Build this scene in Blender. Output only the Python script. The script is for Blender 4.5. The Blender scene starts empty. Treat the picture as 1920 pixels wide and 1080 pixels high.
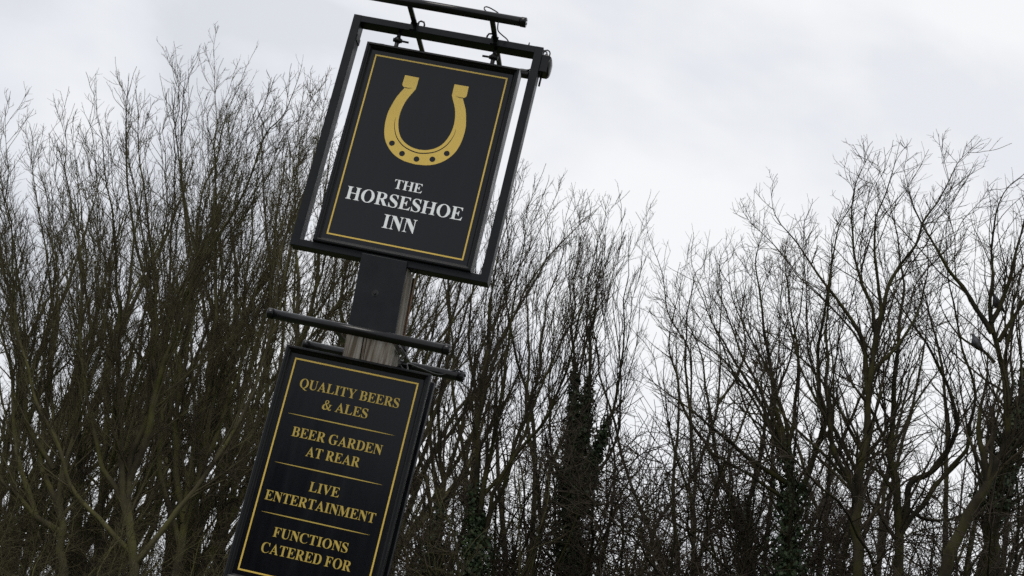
import bpy, bmesh, math
import numpy as np
from mathutils import Matrix, Vector

# ------------------------------------------------------------------ camera, sky, sun, exposure
SC = bpy.context.scene
COL = SC.collection
ZT = 5.108                                   # height of the sign frame's top edge above the ground
F_PX = 2666.67                               # 50 mm lens on a 36 mm wide sensor, in px of a 1920 px picture
CAM = np.array([1.636, -7.397, ZT - 3.508])
PITCH, YAW, ROLL = math.radians(15.506), math.radians(-7.193), math.radians(13.177)

def camera_axes():
    fwd = np.array([math.sin(YAW)*math.cos(PITCH), math.cos(YAW)*math.cos(PITCH), math.sin(PITCH)])
    right = np.array([math.cos(YAW), -math.sin(YAW), 0.0])
    up = np.cross(right, fwd)
    c, s = math.cos(ROLL), math.sin(ROLL)
    return c*right + s*up, -s*right + c*up, fwd
AX_R, AX_U, AX_F = camera_axes()

cam_data = bpy.data.cameras.new('camera')
cam_data.lens = 50.0; cam_data.sensor_width = 36.0
cam_data.clip_start = 0.1; cam_data.clip_end = 3000.0
cam_data.dof.use_dof = True; cam_data.dof.focus_distance = 8.6; cam_data.dof.aperture_fstop = 13.0
cam = bpy.data.objects.new('camera', cam_data); COL.objects.link(cam)
cam.matrix_world = Matrix(((AX_R[0], AX_U[0], -AX_F[0], CAM[0]),
                           (AX_R[1], AX_U[1], -AX_F[1], CAM[1]),
                           (AX_R[2], AX_U[2], -AX_F[2], CAM[2]), (0, 0, 0, 1)))
SC.camera = cam

SUN_AZ, SUN_EL = math.radians(205.0), math.radians(58.0)      # azimuth from +Y towards +X: veiled by cloud, behind the camera's left shoulder
SUN_DIR = Vector((math.sin(SUN_AZ)*math.cos(SUN_EL), math.cos(SUN_AZ)*math.cos(SUN_EL), math.sin(SUN_EL)))

world = bpy.data.worlds.new('World'); SC.world = world; world.use_nodes = True
nt = world.node_tree; nt.nodes.clear()
def wn(t, **kw):
    n = nt.nodes.new(t)
    for k, v in kw.items(): setattr(n, k, v)
    return n
out = wn('ShaderNodeOutputWorld'); bg = wn('ShaderNodeBackground'); bg.inputs['Strength'].default_value = 0.10
sky = wn('ShaderNodeTexSky', sky_type='NISHITA', sun_disc=False)
sky.sun_elevation = SUN_EL; sky.sun_rotation = SUN_AZ
tc = wn('ShaderNodeTexCoord')
# flat cloud deck: look-up direction flattened so that clouds stretch towards the horizon
mp = wn('ShaderNodeMapping'); mp.inputs['Scale'].default_value = (1.0, 1.0, 1.6); mp.inputs['Location'].default_value = (2.3, 0.4, 1.1)
n1 = wn('ShaderNodeTexNoise'); n1.inputs['Scale'].default_value = 4.2; n1.inputs['Detail'].default_value = 5.0; n1.inputs['Roughness'].default_value = 0.5
n1.inputs['Distortion'].default_value = 0.25
dot = wn('ShaderNodeVectorMath', operation='DOT_PRODUCT'); dot.inputs[1].default_value = (.74, .58, .33)     # the cloud thins out towards one side
glow = wn('ShaderNodeMapRange'); glow.inputs['From Min'].default_value = -0.15; glow.inputs['From Max'].default_value = 0.85
glow.interpolation_type = 'SMOOTHSTEP'
cl = wn('ShaderNodeMapRange'); cl.inputs['From Min'].default_value = 0.36; cl.inputs['From Max'].default_value = 0.64
mixf = wn('ShaderNodeMath', operation='MULTIPLY_ADD'); mixf.inputs[1].default_value = 0.8
gl2 = wn('ShaderNodeMath', operation='MULTIPLY'); gl2.inputs[1].default_value = 0.57
ramp = wn('ShaderNodeValToRGB')
ramp.color_ramp.elements[0].position = 0.0; ramp.color_ramp.elements[0].color = (6.4, 6.62, 7.1, 1)
ramp.color_ramp.elements[1].position = 1.0; ramp.color_ramp.elements[1].color = (9.8, 9.88, 10.0, 1)
e = ramp.color_ramp.elements.new(0.5); e.color = (8.3, 8.5, 8.95, 1)
mix = wn('ShaderNodeMix', data_type='RGBA'); mix.inputs[0].default_value = 0.93
L = nt.links.new
L(tc.outputs['Generated'], mp.inputs['Vector']); L(mp.outputs['Vector'], n1.inputs['Vector'])
L(tc.outputs['Generated'], dot.inputs[0]); L(dot.outputs['Value'], glow.inputs['Value'])
L(n1.outputs['Fac'], cl.inputs['Value']); L(cl.outputs['Result'], mixf.inputs[0])
L(glow.outputs['Result'], gl2.inputs[0]); L(gl2.outputs[0], mixf.inputs[2])
L(mixf.outputs[0], ramp.inputs['Fac'])
L(sky.outputs['Color'], mix.inputs[6]); L(ramp.outputs['Color'], mix.inputs[7])
L(mix.outputs[2], bg.inputs['Color']); L(bg.outputs[0], out.inputs['Surface'])

sun_data = bpy.data.lights.new('sun', 'SUN'); sun_data.energy = 1.5; sun_data.angle = math.radians(30); sun_data.color = (1.0, 0.96, 0.9)
sun = bpy.data.objects.new('sun', sun_data); COL.objects.link(sun)
sun.rotation_euler = SUN_DIR.to_track_quat('Z', 'Y').to_euler()

SC.view_settings.view_transform = 'Standard'; SC.view_settings.look = 'None'
SC.view_settings.exposure = 0.0; SC.view_settings.gamma = 1.0; SC.view_settings.use_curve_mapping = False
SC.render.engine = 'CYCLES'
SC.cycles.use_denoising = False
SC.cycles.max_bounces = 6; SC.cycles.diffuse_bounces = 3
SC.render.filter_size = 1.5

# ------------------------------------------------------------------ helpers
RNG = np.random.default_rng(7)

def unproject(px, py, y):
    """point where the photograph's ray through (px, py) meets the vertical plane at depth y"""
    d = AX_F + (px-960)/F_PX*AX_R + (540-py)/F_PX*AX_U
    return CAM + d*((y-CAM[1])/d[1])

def tag(o, label=None, cat=None, group=None, kind=None):
    if label: o['label'] = label
    if cat: o['category'] = cat
    if group: o['group'] = group
    if kind: o['kind'] = kind
    return o
def empty(name, loc, label=None, cat=None, group=None):
    o = bpy.data.objects.new(name, None); COL.objects.link(o); o.location = loc
    o.empty_display_size = 0.2
    return tag(o, label, cat, group)
def link(name, me, m, parent=None):
    if m is not None and len(me.materials) == 0: me.materials.append(m)
    o = bpy.data.objects.new(name, me); COL.objects.link(o)
    if parent is not None:
        o.parent = parent
        o.matrix_parent_inverse = Matrix.Translation(-Vector(parent.location))
    return o
def mesh_np(name, V, Fq, smooth=False):
    """mesh from an (n,3) array and an (m,k) face array"""
    me = bpy.data.meshes.new(name)
    n, k = Fq.shape
    me.vertices.add(len(V)); me.vertices.foreach_set('co', np.ascontiguousarray(V, dtype=np.float32).ravel())
    me.loops.add(n*k); me.loops.foreach_set('vertex_index', np.ascontiguousarray(Fq, dtype=np.int32).ravel())
    me.polygons.add(n); me.polygons.foreach_set('loop_start', np.arange(0, n*k, k, dtype=np.int32))
    me.update(calc_edges=True)
    if smooth: me.polygons.foreach_set('use_smooth', np.ones(n, dtype=bool))
    return me

class Shape:
    """collects boxes, tubes and prisms into one mesh object"""
    def __init__(self): self.bm = bmesh.new()
    def box(self, x0, x1, y0, y1, z0, z1, bevel=0.0):
        r = bmesh.ops.create_cube(self.bm, size=1.0)
        for v in r['verts']:
            v.co = Vector((x0+(v.co.x+.5)*(x1-x0), y0+(v.co.y+.5)*(y1-y0), z0+(v.co.z+.5)*(z1-z0)))
        if bevel:
            ed = list({e for v in r['verts'] for e in v.link_edges})
            bmesh.ops.bevel(self.bm, geom=ed, offset=bevel, segments=2, affect='EDGES', profile=0.6)
        return self
    def tube(self, pts, r, sides=10, caps=True, smooth=True):
        pts = [Vector(p) for p in pts]; n = len(pts)
        rr = r if hasattr(r, '__len__') else [r]*n
        rings = []; ref = None
        for i, p in enumerate(pts):
            t = (pts[min(i+1, n-1)]-pts[max(i-1, 0)]).normalized()
            if ref is None:
                ref = t.orthogonal().normalized()
            ref = (ref - t*ref.dot(t)).normalized(); b = t.cross(ref)
            rings.append([self.bm.verts.new(p+(ref*math.cos(a)+b*math.sin(a))*rr[i]) for a in [2*math.pi*k/sides for k in range(sides)]])
        for i in range(n-1):
            for k in range(sides):
                f = self.bm.faces.new((rings[i][k], rings[i][(k+1) % sides], rings[i+1][(k+1) % sides], rings[i+1][k])); f.smooth = smooth
        if caps:
            self.bm.faces.new(rings[0][::-1]); self.bm.faces.new(rings[-1])
        return self
    def rings(self, rings, close_ends=True, smooth=False):
        R = [[self.bm.verts.new(p) for p in ring] for ring in rings]; k = len(R[0])
        for a, b in zip(R, R[1:]):
            for i in range(k):
                f = self.bm.faces.new((a[i], a[(i+1) % k], b[(i+1) % k], b[i])); f.smooth = smooth
        if close_ends:
            self.bm.faces.new(R[0][::-1]); self.bm.faces.new(R[-1])
        return self
    def build(self, name, m, parent=None):
        bmesh.ops.recalc_face_normals(self.bm, faces=self.bm.faces)
        me = bpy.data.meshes.new(name); self.bm.to_mesh(me); self.bm.free()
        return link(name, me, m, parent)

# ------------------------------------------------------------------ materials
def material(name, color, rough=0.5, metal=0.0, spec=0.5):
    m = bpy.data.materials.new(name); m.use_nodes = True
    b = m.node_tree.nodes['Principled BSDF']
    b.inputs['Base Color'].default_value = (*color, 1); b.inputs['Roughness'].default_value = rough
    b.inputs['Metallic'].default_value = metal; b.inputs['Specular IOR Level'].default_value = spec
    return m, m.node_tree, b
def noise_color(t, b, stops, scale=(5, 5, 5), nscale=1.0, detail=6, coord='Object', lo=.3, hi=.7, bump=0.0, bump_dist=.01, rough=None):
    """colour ramp driven by noise, optional bump and roughness range from the same noise"""
    n = t.nodes.new
    c = n('ShaderNodeTexCoord'); mp = n('ShaderNodeMapping'); mp.inputs['Scale'].default_value = scale
    nz = n('ShaderNodeTexNoise'); nz.inputs['Scale'].default_value = nscale; nz.inputs['Detail'].default_value = detail; nz.inputs['Roughness'].default_value = .6
    t.links.new(c.outputs[coord], mp.inputs[0]); t.links.new(mp.outputs[0], nz.inputs['Vector'])
    r = n('ShaderNodeValToRGB'); r.color_ramp.elements[0].position = lo; r.color_ramp.elements[1].position = hi
    r.color_ramp.elements[0].color = (*stops[0], 1); r.color_ramp.elements[1].color = (*stops[-1], 1)
    for i, s in enumerate(stops[1:-1]):
        e = r.color_ramp.elements.new(lo+(hi-lo)*(i+1)/(len(stops)-1)); e.color = (*s, 1)
    t.links.new(nz.outputs['Fac'], r.inputs[0]); t.links.new(r.outputs[0], b.inputs['Base Color'])
    if bump:
        bp = n('ShaderNodeBump'); bp.inputs['Strength'].default_value = bump; bp.inputs['Distance'].default_value = bump_dist
        t.links.new(nz.outputs['Fac'], bp.inputs['Height']); t.links.new(bp.outputs[0], b.inputs['Normal'])
    if rough:
        mr = n('ShaderNodeMapRange'); mr.inputs['From Min'].default_value = .3; mr.inputs['From Max'].default_value = .7
        mr.inputs['To Min'].default_value = rough[0]; mr.inputs['To Max'].default_value = rough[1]
        t.links.new(nz.outputs['Fac'], mr.inputs['Value']); t.links.new(mr.outputs[0], b.inputs['Roughness'])
    return nz

M = {}
def bark(name, stops, sc=2.2):
    m, t, b = material(name, stops[0], .9, 0, .15)
    noise_color(t, b, stops, (sc, sc, sc*.6), 1.0, 8, 'Object', .34, .66, .6, .02)
    return m
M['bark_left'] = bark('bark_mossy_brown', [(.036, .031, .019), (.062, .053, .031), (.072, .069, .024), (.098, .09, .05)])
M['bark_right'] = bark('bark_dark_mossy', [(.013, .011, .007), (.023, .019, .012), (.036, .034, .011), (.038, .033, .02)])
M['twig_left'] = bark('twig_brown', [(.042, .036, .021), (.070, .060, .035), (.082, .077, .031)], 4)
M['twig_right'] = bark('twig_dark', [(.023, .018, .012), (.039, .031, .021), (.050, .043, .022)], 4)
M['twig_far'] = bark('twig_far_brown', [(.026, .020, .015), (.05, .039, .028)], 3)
m, t, b = material('ivy_leaf', (.03, .055, .02), .6, 0, .25)
noise_color(t, b, [(.010, .020, .008), (.018, .033, .012), (.04, .06, .022)], (6, 6, 6), 1.0, 2, 'Object', .3, .7); M['ivy'] = m
m, t, b = material('black_panel', (.004, .0045, .006), .28, 0, .33)
noise_color(t, b, [(.0022, .003, .0048), (.0034, .0042, .0064), (.006, .007, .009)], (9, 9, .9), 1.0, 8, 'Object', .3, .78, 0, 0, (.12, .24)); M['panel'] = m
m, t, b = material('black_moulding', (.006, .007, .009), .3, 0, .24)
noise_color(t, b, [(.004, .0045, .006), (.007, .0075, .009)], (7, 7, 7), 1.0, 6, 'Object', .35, .65, .08, .004, (.25, .42)); M['moulding'] = m
m, t, b = material('black_paint_frame', (.007, .008, .010), .42, 0, .2)
noise_color(t, b, [(.005, .0065, .009), (.009, .011, .0145)], (9, 9, 9), 1.0, 7, 'Object', .3, .7, .12, .003, (.34, .52)); M['frame'] = m
m, t, b = material('black_lamp_enamel', (.005, .005, .006), .16, 0, .3)
noise_color(t, b, [(.005, .005, .006), (.009, .009, .010)], (12, 12, 12), 1.0, 7, 'Object', .3, .7, .05, .003, (.12, .24)); M['lamp'] = m
m, t, b = material('gold_print', (.55, .385, .10), .4, 0, .5)
noise_color(t, b, [(.66, .455, .08), (.72, .50, .098)], (6, 6, 6), 1.0, 4, 'Object', .3, .7); M['gold'] = m
m, t, b = material('gold_print_lower_board', (.5, .37, .085), .45, 0, .4)
noise_color(t, b, [(.44, .315, .062), (.52, .38, .08)], (5, 5, 5), 1.0, 6, 'Object', .3, .7); M['gold_lower'] = m
m, t, b = material('white_print', (.86, .88, .90), .45, 0, .5); M['white'] = m
m, t, b = material('black_cable', (.015, .015, .016), .5, 0, .5); M['cable'] = m
m, t, b = material('galvanised_steel', (.16, .165, .17), .5, .7, .5)
noise_color(t, b, [(.012, .012, .013), (.05, .05, .052)], (30, 30, 30), 1.0, 5, 'Object', .3, .7); M['steel'] = m
m, t, b = material('rusty_iron', (.12, .06, .03), .8, 0, .3)
noise_color(t, b, [(.03, .025, .022), (.16, .075, .035)], (18, 18, 18), 1.0, 7, 'Object', .35, .65, .4, .004); M['rust'] = m
# weathered timber: long vertical grain, a second finer streak layer and rusty stain
m, t, b = material('weathered_timber', (.22, .2, .18), .85, 0, .25)
noise_color(t, b, [(.035, .027, .02), (.11, .09, .068), (.25, .235, .215), (.09, .066, .044)], (44, 44, 2.0), 1.0, 10, 'Object', .25, .78, .8, .006); M['timber'] = m
m, t, b = material('pigeon_plumage', (.12, .125, .15), .7, 0, .3)
noise_color(t, b, [(.025, .027, .033), (.07, .073, .085)], (14, 14, 14), 1.0, 3, 'Object', .35, .65); M['bird'] = m
m, t, b = material('ground_grass', (.05, .065, .025), .95, 0, .2)
noise_color(t, b, [(.045, .038, .022), (.05, .065, .022), (.075, .085, .03)], (.6, .6, .6), 1.0, 9, 'Object', .3, .7, .5, .05); M['ground'] = m

# ------------------------------------------------------------------ ground
s = Shape(); N = 24; S = 1500.0
gv = [[s.bm.verts.new((S*(2*i/N-1)*abs(2*i/N-1), S*(2*j/N-1)*abs(2*j/N-1), 0)) for j in range(N+1)] for i in range(N+1)]
for i in range(N):
    for j in range(N): s.bm.faces.new((gv[i][j], gv[i+1][j], gv[i+1][j+1], gv[i][j+1]))
tag(s.build('ground', M['ground']), kind='structure')

# ------------------------------------------------------------------ trees
def tubes(P, R, sides):
    """tapered tubes along n polylines of k points: P (n,k,3), R (n,k) -> verts, quads"""
    n, k, _ = P.shape
    T = np.empty_like(P); T[:, 1:-1] = P[:, 2:]-P[:, :-2]; T[:, 0] = P[:, 1]-P[:, 0]; T[:, -1] = P[:, -1]-P[:, -2]
    T /= np.linalg.norm(T, axis=2, keepdims=True)+1e-9
    ref = np.where(np.abs(T[:, :1, 2:3]) > .9, np.array([1., 0, 0]), np.array([0, 0, 1.]))
    ref = np.broadcast_to(ref, T.shape)
    A = np.cross(T, ref); A /= np.linalg.norm(A, axis=2, keepdims=True)+1e-9
    B = np.cross(T, A)
    ang = 2*np.pi*np.arange(sides)/sides
    V = P[:, :, None, :]+R[:, :, None, None]*(A[:, :, None, :]*np.cos(ang)[None, None, :, None]+B[:, :, None, :]*np.sin(ang)[None, None, :, None])
    idx = np.arange(n*k*sides).reshape(n, k, sides)
    a = idx[:, :-1]; b2 = np.roll(idx, -1, axis=2)[:, :-1]; c = np.roll(idx, -1, axis=2)[:, 1:]; d = idx[:, 1:]
    return V.reshape(-1, 3), np.stack([a, b2, c, d], axis=-1).reshape(-1, 4)
def join(parts):
    Vs, Fs, o = [], [], 0
    for V, Fq in parts:
        Vs.append(V); Fs.append(Fq+o); o += len(V)
    return np.concatenate(Vs), np.concatenate(Fs)
def unit(v): return v/(np.linalg.norm(v, axis=-1, keepdims=True)+1e-9)
def grow(rng, P0, D0, Ln, k, wob, up):
    """n branches as polylines of k points that wander and turn upwards"""
    n = len(P0); P = np.empty((n, k, 3)); P[:, 0] = P0; D = unit(D0)
    st = (Ln/(k-1))[:, None]
    for i in range(1, k):
        D = unit(D+rng.normal(0, wob, (n, 3))+np.array([0, 0, up]))
        P[:, i] = P[:, i-1]+D*st
    return P
def taper(r0, r1, k, pw=.9):
    s = np.linspace(0, 1, k)[None, :]
    return r1[:, None]+(r0-r1)[:, None]*(1-s)**pw
def sprout(rng, P, R, per_m, lo, ang, rnd_ang, len_fn, rk, rmin, rmax=9., hi=1.0):
    """children along a set of parent polylines -> P0, D0, length, radius"""
    n, k, _ = P.shape
    Ln = np.linalg.norm(np.diff(P, axis=1), axis=2).sum(1)
    cnt = rng.poisson(Ln*per_m*(hi-lo))
    par = np.repeat(np.arange(n), cnt); m = len(par)
    s = rng.uniform(lo, hi, m); x = s*(k-1); i = np.minimum(x.astype(int), k-2); fr = (x-i)[:, None]
    P0 = P[par, i]*(1-fr)+P[par, i+1]*fr
    T = unit(P[par, i+1]-P[par, i])
    Rr = R[par, i]*(1-fr[:, 0])+R[par, i+1]*fr[:, 0]
    q = rng.normal(0, 1, (m, 3)); q = unit(q-T*(q*T).sum(1, keepdims=True))
    a = np.clip(rng.normal(ang, rnd_ang, m), .15, 1.5)[:, None]
    D0 = T*np.cos(a)+q*np.sin(a)
    D0[:, 2] += np.where(D0[:, 2] < -.1, .35, 0)
    ln = len_fn(s, Ln[par], rng.uniform(.55, 1.15, m))
    return P0, D0, ln, np.clip(Rr*rk, rmin, rmax), s
def foliate(rng, limbs, style):
    """the fine wood of a tree: branches, branchlets and twigs on the given limbs [(P (k,3), R (k,))]"""
    K = 18; PL, RL = [], []
    for P, R in limbs:
        u = np.linspace(0, len(P)-1, K); PL.append(np.stack([np.interp(u, np.arange(len(P)), P[:, c]) for c in range(3)], 1)); RL.append(np.interp(u, np.arange(len(P)), R))
    PL, RL = np.array(PL), np.array(RL)
    dn = style.get('dense', 1.0); an = style.get('ang', .55); up = style.get('up', .10); tw = style.get('twig', 1.0)
    P0, D0, ln, r0, s_ = sprout(rng, PL, RL, 2.3*dn, style.get('lo', .22), an, .16, lambda s, L, u: np.clip((.08+.30*(1-s))*L*u, .4, style.get('maxl', 2.6)*(1.12-.75*s)), .42, .0048, .035)
    P1 = grow(rng, P0, D0, ln, 9, .095, up); R1 = taper(r0, np.full_like(r0, .0034), 9)
    P0, D0, ln, r0, s_ = sprout(rng, P1, R1, 3.6*dn, .12, an*1.1, .2, lambda s, L, u: np.clip((.18+.4*(1-s))*L*u, .22, 1.5), .6, .0036, .016)
    P2 = grow(rng, P0, D0, ln, 6, .10, up*1.2); R2 = taper(r0, np.full_like(r0, .0026), 6)
    P0, D0, ln, r0, s_ = sprout(rng, P2, R2, 5.2*tw, .1, an*1.2, .25, lambda s, L, u: np.clip((.25+.3*(1-s))*L*u, .10, .5), .7, .0026, .0045)
    P3 = grow(rng, P0, D0, ln, 4, .12, up*1.3); R3 = taper(r0, np.full_like(r0, .0019), 4)
    # twigs straight on the limb tips
    P0, D0, ln, r0, s_ = sprout(rng, PL, RL, 6.0*tw, .45, an*1.1, .25, lambda s, L, u: .14+.5*u*(1.15-s), .5, .0026, .007)
    P4 = grow(rng, P0, D0, ln, 5, .09, up); R4 = taper(r0, np.full_like(r0, .0019), 5)
    return join([tubes(P1, R1, 4), tubes(P2, R2, 3), tubes(P3, R3, 3), tubes(P4, R4, 3)])
def smooth_path(pts, step):
    """Catmull-Rom through control points, resampled evenly"""
    pts = np.asarray(pts, float); A = np.vstack([2*pts[0]-pts[1], pts, 2*pts[-1]-pts[-2]]); o = []
    for i in range(1, len(A)-2):
        p0, p1, p2, p3 = A[i-1:i+3]
        for u in np.linspace(0, 1, 10, endpoint=False):
            o.append(.5*((2*p1)+(-p0+p2)*u+(2*p0-5*p1+4*p2-p3)*u*u+(-p0+3*p1-3*p2+p3)*u**3))
    o.append(pts[-1]); o = np.array(o)
    s = np.concatenate([[0], np.cumsum(np.linalg.norm(np.diff(o, axis=0), axis=1))])
    k = max(6, int(s[-1]/step)); u = np.linspace(0, s[-1], k)
    return np.stack([np.interp(u, s, o[:, c]) for c in range(o.shape[1])], 1)
def ivy_mesh(rng, limbs, ranges, per_m=330, size=.034, spread=.15):
    """overlapping ivy leaves wrapped around stretches of limbs"""
    C, Nn = [], []
    for (P, R), (lo, hi) in zip(limbs, ranges):
        if hi <= lo: continue
        i0, i1 = int(lo*(len(P)-1)), max(int(lo*(len(P)-1))+2, int(hi*(len(P)-1)))
        Q, W = P[i0:i1], R[i0:i1]; seg = np.linalg.norm(np.diff(Q, axis=0), axis=1); n = int(seg.sum()*per_m*1.6)
        x = rng.beta(.75, 1.5, n)*(len(Q)-1); i = np.minimum(x.astype(int), len(Q)-2); f = (x-i)[:, None]
        c = Q[i]*(1-f)+Q[i+1]*f; T = unit(Q[i+1]-Q[i])
        q = rng.normal(0, 1, (n, 3)); q = unit(q-T*(q*T).sum(1, keepdims=True))
        lump = .5+.5*np.sin(x*1.7+rng.uniform(0, 6))*np.sin(x*.6+2)
        rad = W[i]+np.abs(rng.normal(0, 1, n))*spread*(1.15-x/len(Q))*(.5+.7*lump)+.015
        rad += np.where(rng.uniform(0, 1, n) < .06, rng.uniform(.05, .3, n), 0)*(1-x/len(Q)); C.append(c+q*rad[:, None]+rng.normal(0, .02, (n, 3))); Nn.append(unit(q+rng.normal(0, .55, (n, 3))+np.array([0, 0, .25])))
    C, Nn = np.concatenate(C), np.concatenate(Nn); n = len(C)
    a = unit(np.cross(Nn, rng.normal(0, 1, (n, 3)))); b2 = np.cross(Nn, a); s = (size*rng.uniform(.6, 1.35, n))[:, None]
    V = np.stack([C-a*s, C-b2*s*.75+Nn*s*.15, C+a*s*1.1-Nn*s*.2, C+b2*s*.75+Nn*s*.15], 1).reshape(-1, 3)
    return mesh_np('ivy', V, np.arange(4*n).reshape(n, 4))

def limb_tube(P, R, base=None, sides=9):
    V, Fq = tubes(P[None], R[None], sides); return V, Fq

def traced_tree(name, label, y, limbs_px, style, seed, mats, group, ivy=None, depth=.28, ivy_per=330, extra=(4, 50)):
    """a near tree: its limbs follow the way they run in the photograph, each swinging to its own depth"""
    rng = np.random.default_rng(seed)
    built = []; leaders = []; samples = []   # samples: (px, py, y) of limbs already standing
    for j, (pts, rpx) in enumerate(limbs_px):
        pp = smooth_path(pts, 9.0)
        k_ = np.arange(len(pp)); kink = np.interp(k_, np.arange(0, len(pp)+6, 5), rng.normal(0, 1, len(np.arange(0, len(pp)+6, 5))))   # small crooks
        pp[:, 0] += kink*min(2.6, .35*rpx+.6)*np.clip(k_/6., 0, 1)
        y0 = y; attached = False
        if samples:
            S_ = np.array(samples); d = np.hypot(S_[:, 0]-pts[0][0], S_[:, 1]-pts[0][1]); i = d.argmin()
            if d[i] < 55: y0 = S_[i, 2]; attached = True
        u = np.linspace(0, 1, len(pp)); swing = rng.uniform(-1, 1)*depth*(1 if j else .35)
        wave = np.cumsum(rng.normal(0, .035, len(pp)))
        Lm = np.linalg.norm(np.diff(pp, axis=0), axis=1).sum()/F_PX*(y-CAM[1])
        yy = y0+swing*Lm*u**1.15+wave*u
        P = np.array([unproject(a, b_, c) for (a, b_), c in zip(pp, yy)])
        samples += [(a, b_, c) for (a, b_), c in zip(pp, yy)]
        r0 = rpx*.88/F_PX*(y-CAM[1])
        R = .003+(r0-.003)*(1-u)**1.2
        if j == 0 or not attached:           # carry the stem down to its root
            h = P[0, 2]; k = max(4, int(h/.4)); w = np.linspace(0, 1, k, endpoint=False)
            foot = np.array([P[0, 0]+(P[0, 0]-P[min(4, len(P)-1), 0])*.6, P[0, 1], -.05])
            Q = foot+(P[0]-foot)*w[:, None]
            P = np.vstack([Q, P]); R = np.concatenate([r0*(1.0+.55*(1-w)**4), R])
            P[:, :2] += 0
        if len(P) > 60:                      # a little irregularity in the stem itself
            pass
        built.append((P, R))
        if len(pp) > 14:                     # thinner leaders that part from the limb and rise beside it
            for e_ in range(extra[0]):
                i0 = int(len(pp)*rng.uniform(.10, .55)); i1 = int(i0+(len(pp)-i0)*rng.uniform(.72, 1.0))
                if i1-i0 < 8: continue
                v = np.linspace(0, 1, i1-i0); sgn = rng.choice((-1, 1))*rng.uniform(.35, 1.2)*extra[1]*(i1-i0)/len(pp)*1.5
                kk = np.interp(np.arange(i1-i0), np.arange(0, i1-i0+6, 5), rng.normal(0, 1.8, len(np.arange(0, i1-i0+6, 5))))
                Q = np.array([unproject(a+sgn*w_**.85+k2*min(1, 3*w_), b_, c+rng.uniform(-.0, .0)+d2*w_) for (a, b_), c, w_, k2, d2 in zip(pp[i0:i1], yy[i0:i1], v, kk, np.full(i1-i0, rng.uniform(-1, 1)*depth*2.2))])
                leaders.append((Q, .0035+(max(r0*.17, .37*(.0035+(r0-.0035)*(1-i0/len(pp))**1.1))-.0035)*(1-v)**1.05))
    foot = built[0][0][0].copy(); foot[2] = 0
    root = empty(name, foot, label, 'tree', group)
    for j, (P, R) in enumerate(built):
        bumps = 1+np.random.default_rng(seed*31+j).normal(0, .05, len(R))
        V, Fq = limb_tube(P, R*bumps)
        link('trunk' if j == 0 else 'limb', mesh_np('trunk', V, Fq, True), mats[0], root)
    V, Fq = foliate(rng, built+leaders, style)
    V, Fq = join([(V, Fq)]+[limb_tube(P, R, sides=7) for P, R in leaders])
    link('crown', mesh_np('crown', V, Fq), mats[1], root)
    if ivy:
        o = link('ivy', ivy_mesh(rng, built, ivy, ivy_per), M['ivy'], root); o['kind'] = 'stuff'
    return root

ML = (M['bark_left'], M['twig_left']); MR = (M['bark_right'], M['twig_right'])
ASC = dict(ang=.50, up=.08, dense=1.2, twig=1.5, lo=.2, maxl=1.8)                # ascending
BRU = dict(ang=.55, up=.075, dense=1.6, twig=1.9, lo=.14, maxl=1.8)              # brushy
SPR = dict(ang=.70, up=.055, dense=1.4, twig=1.7, lo=.16, maxl=1.7)              # spreading

G_NEAR = 'bare trees standing behind the sign'
traced_tree('bare_tree', 'mossy many-stemmed bare tree beside the lettered board, its stems fanning from one stool', 15.0, [
    ([(253, 1075), (240, 985), (243, 900), (247, 853), (267, 803), (287, 720), (290, 647), (290, 530), (277, 413), (262, 300), (257, 200), (258, 140)], 10),
    ([(250, 1060), (310, 987), (350, 937), (393, 880), (427, 830), (467, 753), (487, 690), (515, 610), (530, 520), (550, 430), (580, 330), (600, 240), (622, 150)], 7),
    ([(248, 1040), (213, 1000), (167, 953), (133, 907), (113, 847), (67, 753), (40, 640), (25, 520), (15, 400), (8, 280), (8, 200)], 6),
    ([(243, 900), (275, 810), (293, 730), (333, 613), (347, 557), (400, 463), (433, 413), (470, 330), (500, 250), (533, 210), (567, 120)], 8.5),
    ([(240, 985), (225, 860), (222, 720), (220, 613), (213, 430), (200, 330), (187, 227), (173, 170)], 8),
    ([(240, 960), (190, 860), (165, 740), (150, 640), (160, 500), (150, 400), (140, 310), (130, 240)], 6.5)],
    BRU, 11, ML, G_NEAR)
traced_tree('bare_tree', 'tall bare tree whose straight tips rise highest above the mossy thicket', 17.5, [
    ([(330, 1080), (345, 980), (380, 860), (400, 760), (423, 663), (460, 597), (487, 547), (520, 480), (548, 380), (560, 300), (565, 230)], 9.5),
    ([(345, 980), (330, 850), (335, 720), (350, 600), (365, 480), (380, 370), (393, 327), (420, 240), (440, 177), (470, 110), (483, 87)], 8),
    ([(345, 960), (372, 820), (395, 700), (405, 560), (404, 400), (403, 260), (402, 170), (403, 93)], 8),
    ([(338, 1020), (300, 880), (300, 760), (312, 640), (318, 500), (325, 380), (330, 260), (333, 120)], 7),
    ([(372, 880), (430, 760), (455, 660), (462, 540), (470, 430), (480, 330), (505, 240), (520, 190)], 6)],
    BRU, 12, ML, G_NEAR)
traced_tree('bare_tree', 'brown bare tree with low crooked limbs sweeping away from the sign', 16.0, [
    ([(120, 1080), (117, 997), (110, 930), (140, 800), (160, 700), (170, 613), (150, 480), (130, 350), (120, 260), (112, 215)], 9),
    ([(117, 1000), (67, 967), (30, 925), (0, 897), (-50, 810), (-80, 700)], 8),
    ([(112, 960), (80, 860), (90, 720), (100, 600), (85, 480), (70, 380), (60, 300), (48, 240)], 7),
    ([(67, 967), (30, 830), (20, 700), (-10, 560), (-30, 420), (-30, 330)], 6.5),
    ([(100, 880), (50, 780), (45, 650), (40, 540), (20, 430), (0, 330), (-5, 250)], 6)],
    BRU, 13, ML, G_NEAR)
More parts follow.
